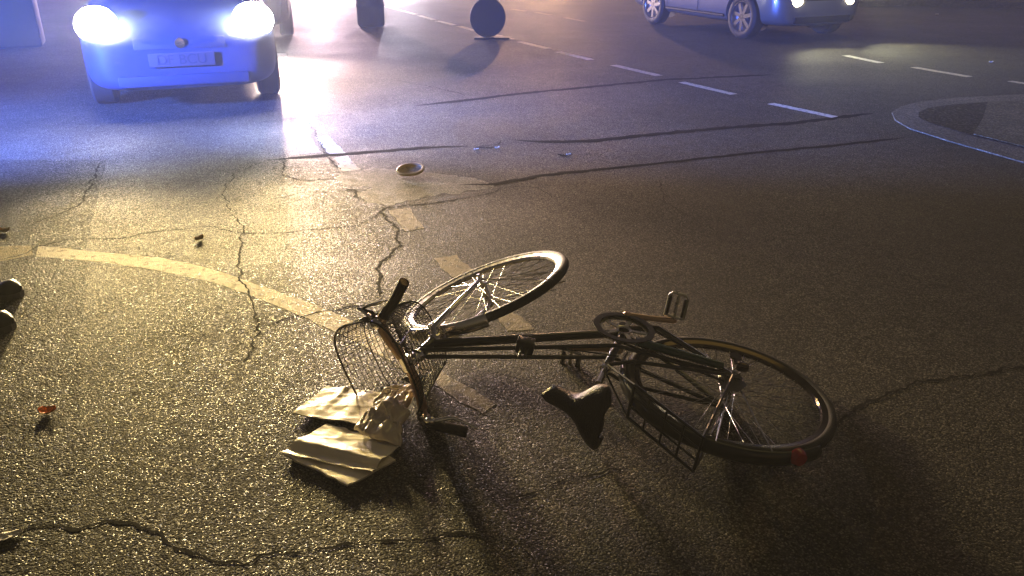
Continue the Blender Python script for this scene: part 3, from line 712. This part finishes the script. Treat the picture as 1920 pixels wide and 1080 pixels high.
        lo_ = bpy.data.objects.new('lettering', me); COL.objects.link(lo_); lo_.parent = po
    for x in (xf, xr):
        for s in (-1, 1):
            c = np.array([x, s * (w - .10), wr])
            wl = MB(); wl.lathe(c, Y * s, [(wr * .66, -.09), (wr * .9, -.10), (wr, -.075), (wr, .075), (wr * .92, .098), (wr * .72, .10), (wr * .66, .085), (wr * .66, -.09)], 40)
            wo_ = wl.build('wheel', M['rubber'], T, local=True)
            rm = MB(); rm.lathe(c, Y * s, [(wr * .72, .092), (wr * .68, .097), (wr * .64, .085), (wr * .62, .02), (0, .02)], 36); rm.lathe(c, Y * s, [(0, .085), (.05, .082), (.06, .06)], 20)
            for k in range(7):
                q = 2 * PI * k / 7 + .2; d = np.array([math.cos(q), 0, math.sin(q)]); rm.box(c + d * wr * .36 + Y * s * .072, (d, np.cross(Y, d), Y), (wr * .32, .026, .012))
            rm.build('rim', M['rim'], wo_, local=True)
    wells = MB()
    for x in (xf, xr):
        for s in (-1, 1): wells.lathe((x, s * (w - .38), wr), Y * s, [(0, 0), (wr * .7, 0)], 24)
    wells.tube([(xr, 0, .28), (xf, 0, .28)], .1, 8); wells.build('underbody', M['trim'], T, local=True)
    if beacon:
        bb = MB(); bb.box((-.1, 0, H + .09), (X, Y, Z), (.14, .58, .06)); bb.build('beacon_bar', M['bluelamp'], T, local=True, bevel=.03)
    T['fx'] = x1; T['hw'] = w; del T['fx']; del T['hw']
    return T, x1, w
def place(front_c, head, wb, foh):
    h = unit(np.array([head[0], head[1]])); return np.array(front_c[:2]) - h * (wb / 2 + foh), h
c_, h_ = place(tuple(G(342, 113, .46)[:2]), (math.sin(R(20)), -math.cos(R(20))), 2.55, .84)
CA, fx1, fw = car('dark blue car facing the bicycle with both headlights blazing white', tuple(c_), h_, M['bluecar'], M['lampW'], beacon=True, plate='DF BCU', wb=2.55, Wd=1.64, lz=.755, ly=.76, ls=(.07, .20, .145), bump='bluecar', tr='bluetrim', pl_=('plate_dull', 'ink_dull'))
hs_ = unit(np.array([.95, -2.05])); fwheel = np.array([3.45, 12.4]); right = np.array([hs_[1], -hs_[0]])
c2 = fwheel - right * .78 - hs_ * 1.15
CB, gx1, gw = car('silver car with pale alloy wheels and warm headlights crossing behind the bicycle', tuple(c2), hs_, M['silver'], M['lampY'], L=3.9, wb=2.3, Wd=1.76, H=1.48, foh=.72, lz=.56, lx=.10, ly=.66)
h3 = unit(np.array([.30, -1])); w3 = np.array(G(536, 66)[:2]); left3 = np.array([-h3[1], h3[0]])
c3 = w3 - left3 * .76 - h3 * 1.25
CC, ex1, ew = car('dark car mostly hidden behind the right headlight of the blue car', tuple(c3), h3, M['darkcar'], M['lampW'])
def lamp(name, kind, loc, energy, col, target=None, size=R(100), blend=.7, radius=.06, wide=1):
    l = bpy.data.lights.new(name, kind); l.energy = energy; l.color = col
    if kind == 'SPOT': l.spot_size = size; l.spot_blend = blend
    l.shadow_soft_size = radius
    o = bpy.data.objects.new(name, l); COL.objects.link(o); o.location = loc
    o.scale = (wide, 1, 1)
    if target is not None: o.rotation_euler = (Vector(target) - Vector(loc)).to_track_quat('-Z', 'Y').to_euler()
    return o
def carpt(T, x, y, z):
    a = T.rotation_euler[2]; return np.array([T.location.x + x * math.cos(a) - y * math.sin(a), T.location.y + x * math.sin(a) + y * math.cos(a), z])
WARM = (1, .73, .28)
def beams(T, x1, w, e, col, reach=6, size=R(95), drop=.55, ly=.7, lz=.7, side=0, blend=.8, wide=1):
    for s in (-1, 1):
        p = carpt(T, x1 - .04, s * w * ly, lz); q = carpt(T, x1 + reach, s * w * .6 + side, lz - drop)
        lamp('headlight_beam', 'SPOT', tuple(p), e, col, tuple(q), size, blend, .11, wide)
beams(CA, fx1, fw, 2000, WARM, size=R(36), drop=.24, ly=.76, lz=.74, side=.15, blend=1.0, wide=1.7)
beams(CB, gx1, gw, 550, (1, .97, .6), size=R(90), lz=.6)
beams(CC, ex1, ew, 3200, (1, .70, .55), size=R(40), drop=.5, side=.2, blend=1, wide=1.8)
# blue lights: two spots added at left, and the beacon of the far car
BLUE = (.06, .15, 1)
lamp('blue_light', 'SPOT', (-5.4, 3.6, 1.5), 15000, BLUE, tuple(carpt(CA, 2.0, -.5, .25)), R(64), .9, .1)  # added spot with no vehicle there, washes the car and ground blue
lamp('blue_light', 'SPOT', (-4.75, 5.7, 1.1), 13000, (.08, .21, 1), (-2.3, 6.15, .65), R(34), 1, .1, 1.2)  # added spot lighting the air before the car, stands in for glare
lamp('blue_light', 'POINT', tuple(carpt(CC, 0, 0, 1.75)), 130, (.14, .2, 1), radius=.1)
# lamps of traffic farther up the road, beyond the top of the picture
for u, y_, z_, e, c_ in ((585, 21, 1.0, 3000, (1, .72, .78)), (742, 25, 1.6, 2000, (.95, .9, 1)), (1010, 34, 4, 8000, (1, .55, .26)), (500, 30, 4, 7000, (1, .6, .6))):
    x_ = (u - 960) / FPX * (y_ * math.cos(PITCH)); lamp('traffic_light_glow', 'POINT', (x_, y_, z_), e, c_, radius=.12)

# ---------------------------------------------------------------- drums on the carriageway
M['drum'] = mat('dark_blue_plastic', (.012, .02, .07), .5, bump=.05)
b = G(915, 73); 
D1 = thing('round_sign', 'round dark blue sign disc standing on edge on the dashed line', 'road sign', tuple(b))
dn = unit([.42, -1, .05]); dc = b + np.array([0, .02, .30])
MB().ring(dc - dn * .0 + dn * .031, dn, .262, .004, 48, 6).build('border', M['trim'], D1)
MB().lathe(dc, dn, [(0, .03), (.25, .03), (.275, .02), (.28, 0), (.275, -.02), (.25, -.03), (0, -.03)], 48).build('disc', M['drum'], D1)
ft = MB(); ft.box(b + np.array([.06, .05, .012]), (X, Y, Z), (.26, .12, .011)); ft.box(b + np.array([0, .07, .1]), (X, Y, Z), (.03, .015, .1)); ft.build('foot', M['rubber'], D1, bevel=.006)
b = G(693, 52)
D2 = thing('traffic_drum', 'blue barrel-shaped traffic drum with rounded base left of the dashes', 'traffic drum', tuple(b))
MB().lathe(b + np.array([0, .2, 0]), Z, [(0, .005), (.19, .005), (.215, .02), (.225, .06), (.225, .3), (.232, .31), (.232, .36), (.225, .37), (.215, .62), (.222, .63), (.222, .67), (.2, .85), (.17, .9), (0, .91)], 40).build('shell', M['drum'], D2)
MB().lathe(b + np.array([0, .2, 0]), Z, [(.05, .9), (.05, .96), (.09, .97), (.09, .93), (.06, .92)], 20).build('handle', M['trim'], D2)

# ---------------------------------------------------------------- traffic island, far kerb, planting
M['kerb'] = asphalt_mat('kerb_stone', .17, .36, (1, .88, .62), scale=90, bump=.4)
M['shaded_soil'] = asphalt_mat('island_shaded_soil', .018, .05, (1, .9, .7), scale=60, bump=1)  # island ground with the shadow put into its dark colour
M['lit_ground'] = asphalt_mat('island_lit_ground', .14, .30, (1, .85, .5), scale=70, bump=.6)  # island ground where lamplight falls, the light put into a paler colour
def slab(name, px, z0, z1, m, step=.12):
    pts = [p for p, _ in smoothline(px + px[:1], step)][:-1]; n = len(pts)
    mb = MB(); mb.add([(*p, z0) for p in pts] + [(*p, z1) for p in pts], [tuple(range(n, 2 * n))] + [(i, (i + 1) % n, n + (i + 1) % n, n + i) for i in range(n)])
    return struct(mb.build(name, m, smooth=False))
outer = [(2700, 150), (1920, 178), (1800, 184), (1725, 192), (1688, 201), (1672, 212), (1678, 226), (1705, 242), (1780, 266), (1850, 286), (1920, 306), (2700, 470)]
inner = [(2700, 172), (1925, 192), (1840, 194), (1780, 199), (1738, 205), (1722, 213), (1722, 222), (1740, 232), (1790, 247), (1820, 256), (1925, 282), (2700, 420)]
slab('traffic_island_kerb', outer, 0, .008, M['kerb'])
slab('traffic_island_shaded_soil', inner, .0095, .012, M['shaded_soil'])
slab('traffic_island_lit_ground', [(2690, 170), (1925, 192), (1852, 194), (1842, 225), (1824, 255), (1925, 280), (2690, 417)], .0135, .017, M['lit_ground'])  # pool of light on the island, painted as a paler sheet
slab('far_kerb', [(1610, 13), (1700, 11), (1920, 16), (2600, 30), (2600, 10), (1920, 2), (1610, 2)], 0, .12, M['kerb'])
M['wall'] = mat('dark_wall', (.035, .04, .035), .8, var=.3, vscale=3)
def wallbox(name, label, cat, a, c, h, d, m):
    p, q = G(*a), G(*c); t = unit(q - p); nn = np.array([-t[1], t[0], 0]); T = thing(name, label, cat, tuple((p + q) / 2))
    mb = MB(); mb.box((p + q) / 2 + nn * d + Z * h / 2, (t, nn, Z), (np.linalg.norm(q - p) / 2, d, h / 2)); mb.build('wall_body', m, T, bevel=.03, smooth=False)
    cp = MB(); cp.box((p + q) / 2 + nn * d + Z * (h + .03), (t, nn, Z), (np.linalg.norm(q - p) / 2 + .04, d + .04, .03)); cp.build('coping', M['trim'], T, bevel=.01, smooth=False)
    return T
wallbox('planter_wall', 'low dark wall along the far kerb at top right', 'wall', (1715, 9), (1875, 9), .9, .25, M['wall'])
wallbox('roadside_box', 'dark blue roadside box at the upper left edge beside the car', 'utility box', (-90, 96), (80, 88), .72, .3, M['drum'])
M['foliage'] = mat('shrub_leaf', (.05, .10, .035), .6, var=.4, vscale=8)
bs = G(1640, 10); BT = thing('shrub', 'small green shrub by the far kerb, lit by the silver car', 'shrub', tuple(bs))
lf = MB(); rr = random.Random(3)
for i in range(900):
    d = unit([rr.gauss(0, 1), rr.gauss(0, 1), abs(rr.gauss(0, .8))]) * rr.uniform(.3, 1); p = bs + np.array([d[0] * .9, d[1] * .6 + .5, .1 + d[2] * .8])
    a_ = unit([rr.gauss(0, 1), rr.gauss(0, 1), rr.gauss(0, 1)]); b_ = unit(np.cross(a_, [rr.gauss(0, 1), .3, 1]))
    s_ = rr.uniform(.03, .07); lf.add([p - a_ * s_, p + b_ * s_ * .45, p + a_ * s_, p - b_ * s_ * .45], [(0, 1, 2, 3)])
lf.build('foliage', M['foliage'], BT, smooth=False)
sm = MB()
for i in range(7): q = i * .9; sm.tube([bs + np.array([.05 * math.cos(q), .5 + .05 * math.sin(q), 0]), bs + np.array([.5 * math.cos(q), .5 + .35 * math.sin(q), .7])], [.02, .008], 6)
sm.build('stem', M['brownleaf'], BT)
pp = G(1607, 10); PT = thing('post', 'pale bollard post on the far kerb left of the dark wall', 'post', tuple(pp))
MB().lathe(pp, Z, [(.09, 0), (.09, .03), (.06, .05), (.055, .8), (.07, .82), (.07, .88), (.03, .93), (0, .94)], 20).build('shaft', M['kerb'], PT)
MB().lathe(pp, Z, [(.0615, .62), (.0615, .74)], 20).build('band', M['plate'], PT)

# ---------------------------------------------------------------- bystander at the left edge
M['cloth'] = mat('dark_trousers', (.02, .022, .03), .85, bump=.3, bscale=40)
M['jacket'] = mat('dark_jacket', (.03, .032, .04), .8, bump=.3, bscale=40)
M['skin'] = mat('skin', (.5, .3, .2), .5)
M['hair'] = mat('hair', (.03, .02, .012), .6)
M['shoe'] = mat('shoe_upper', (.02, .02, .022), .35, var=.2, vscale=40)
M['sole'] = mat('shoe_sole', (.09, .088, .08), .5)
t1, t2 = G(43, 555), G(28, 616)
bx = (t1[0] + t2[0]) / 2 - .24; by = (t1[1] + t2[1]) / 2
PE = thing('person', 'person in dark clothes standing at the left edge, only the shoe toes in view', 'person', (bx, by, 0))
def skin(name, verts, edges, rad, m, parent, sub=2):
    me = bpy.data.meshes.new(name); me.from_pydata([tuple(v) for v in verts], edges, []); me.update(); me.materials.append(m)
    o = bpy.data.objects.new(name, me); COL.objects.link(o); o.parent = parent
    md = o.modifiers.new('k', 'SKIN'); md.use_smooth_shade = True
    for i, r_ in enumerate(rad):
        sv = me.skin_vertices[0].data[i]; sv.radius = r_ if isinstance(r_, tuple) else (r_, r_); sv.use_root = i == 0
    s2 = o.modifiers.new('s', 'SUBSURF'); s2.levels = s2.render_levels = sub
    return o
fy1, fy2 = t1[1] - by, t2[1] - by
a1, a2 = np.array([t1[0] - bx - .20, fy1, .09]), np.array([t2[0] - bx - .20, fy2, .09])
V_ = [(0, 0, .92), (0, 0, 1.12), (.0, 0, 1.34), (0, 0, 1.46), (.02, 0, 1.54), (.03, 0, 1.65),
      (0, .1, .86), (.02, fy1 * .8, .50), tuple(a1), (0, -.1, .86), (.02, fy2 * .8, .50), tuple(a2),
      (0, .19, 1.38), (-.03, .25, 1.10), (.06, .26, .86), (0, -.19, 1.38), (-.03, -.25, 1.10), (.06, -.26, .86)]
E_ = [(0, 1), (1, 2), (2, 3), (3, 4), (4, 5), (0, 6), (6, 7), (7, 8), (0, 9), (9, 10), (10, 11), (2, 12), (12, 13), (13, 14), (2, 15), (15, 16), (16, 17)]
Rr_ = [(.13, .16), (.12, .15), (.12, .17), .07, .055, .095, .095, .065, .045, .095, .065, .045, .065, .048, .034, .065, .048, .034]
bodyp = skin('body', V_, E_, Rr_, M['jacket'], PE)
for s in (-1, 1):
    for k in range(5):
        base = np.array([.06, .26 * s, .84]); ln = (.075, .085, .09, .08, .06)[k]; dx = (k - 1.5) * .018 if k < 4 else .035
        z0 = -.03 if k < 4 else 0
        fo = [base + [dx * .7, 0, z0], base + [dx, -.004 * s, z0 - ln * .5], base + [dx + .012, -.014 * s, z0 - ln]]
        skin('finger', fo, [(0, 1), (1, 2)], [.011, .009, .008], M['skin'], PE, 1)
hd = MB(); hd.blob((.04, 0, 1.66), (X, Y, Z), (.098, .078, .118), 20, 14); hd.blob((.135, 0, 1.645), (X, Y, Z), (.018, .014, .022))
for s in (-1, 1): hd.blob((.03, .08 * s, 1.65), (X, Y, Z), (.02, .01, .03))
hd.build('face', M['skin'], PE, local=True)
hr = MB(); hr.lathe((.028, 0, 1.665), unit([-.25, 0, 1]), [(.108, -.01), (.106, .03), (.09, .075), (.05, .115), (0, .125)], 24); hr.build('hair', M['hair'], PE, local=True)
for fy, tt in ((fy1, t1), (fy2, t2)):
    toe = tt[0] - bx; rows = []; rows2 = []
    for i in range(17):
        t = i / 16; x = toe - .285 * (1 - t); wv = .034 + .014 * math.sin(t * PI * .62 + .2)
        if t > .85: wv *= math.sqrt(max(.06, 1 - ((t - .85) / .15) ** 2))
        if t < .1: wv *= .7 + 3 * t
        hv = .095 - .06 * min(1, t / .62) ** 1.2 + (.022 * math.exp(-((t - .84) / .12) ** 2)); hv = max(hv * (1 if t < .9 else math.sqrt(max(.1, 1 - ((t - .9) / .1) ** 2 * .8))), .03)
        rows.append([np.array([x, fy + wv * math.cos(q), .02 + hv * max(0, math.sin(q)) ** .75]) for q in np.linspace(0, PI, 13)])
        rows2.append([np.array([x, fy + s_ * (wv + .005), z_]) for s_, z_ in ((-1, .0), (-1, .024), (1, .024), (1, 0), (-1, 0))])
    sh = MB().grid(rows); so2 = sh.build('shoe', M['shoe'], PE, local=True)
    sl_ = MB().grid(rows2); sl_.f += [(0, 1, 2, 3), tuple(16 * 5 + i for i in range(4))]; sl_.build('sole', M['sole'], so2, local=True, smooth=False)

# ---------------------------------------------------------------- air volume added to stand in for lens glare
hz = MB(); hz.box((0, 18, 4.5), (X, Y, Z), (60, 45, 5.5)); ho = hz.build('glare_haze', M['trim'], smooth=False); ho['kind'] = 'stuff'
hm = bpy.data.materials.new('glare_haze_air'); hm.use_nodes = True; hn = hm.node_tree.nodes; hn.clear()
pv = hn.new('ShaderNodeVolumePrincipled'); pv.inputs['Color'].default_value = (.93, .95, 1, 1); pv.inputs['Density'].default_value = .0088; pv.inputs['Anisotropy'].default_value = -.15
ou = hn.new('ShaderNodeOutputMaterial'); hm.node_tree.links.new(pv.outputs[0], ou.inputs['Volume'])
ho.data.materials.clear(); ho.data.materials.append(hm)
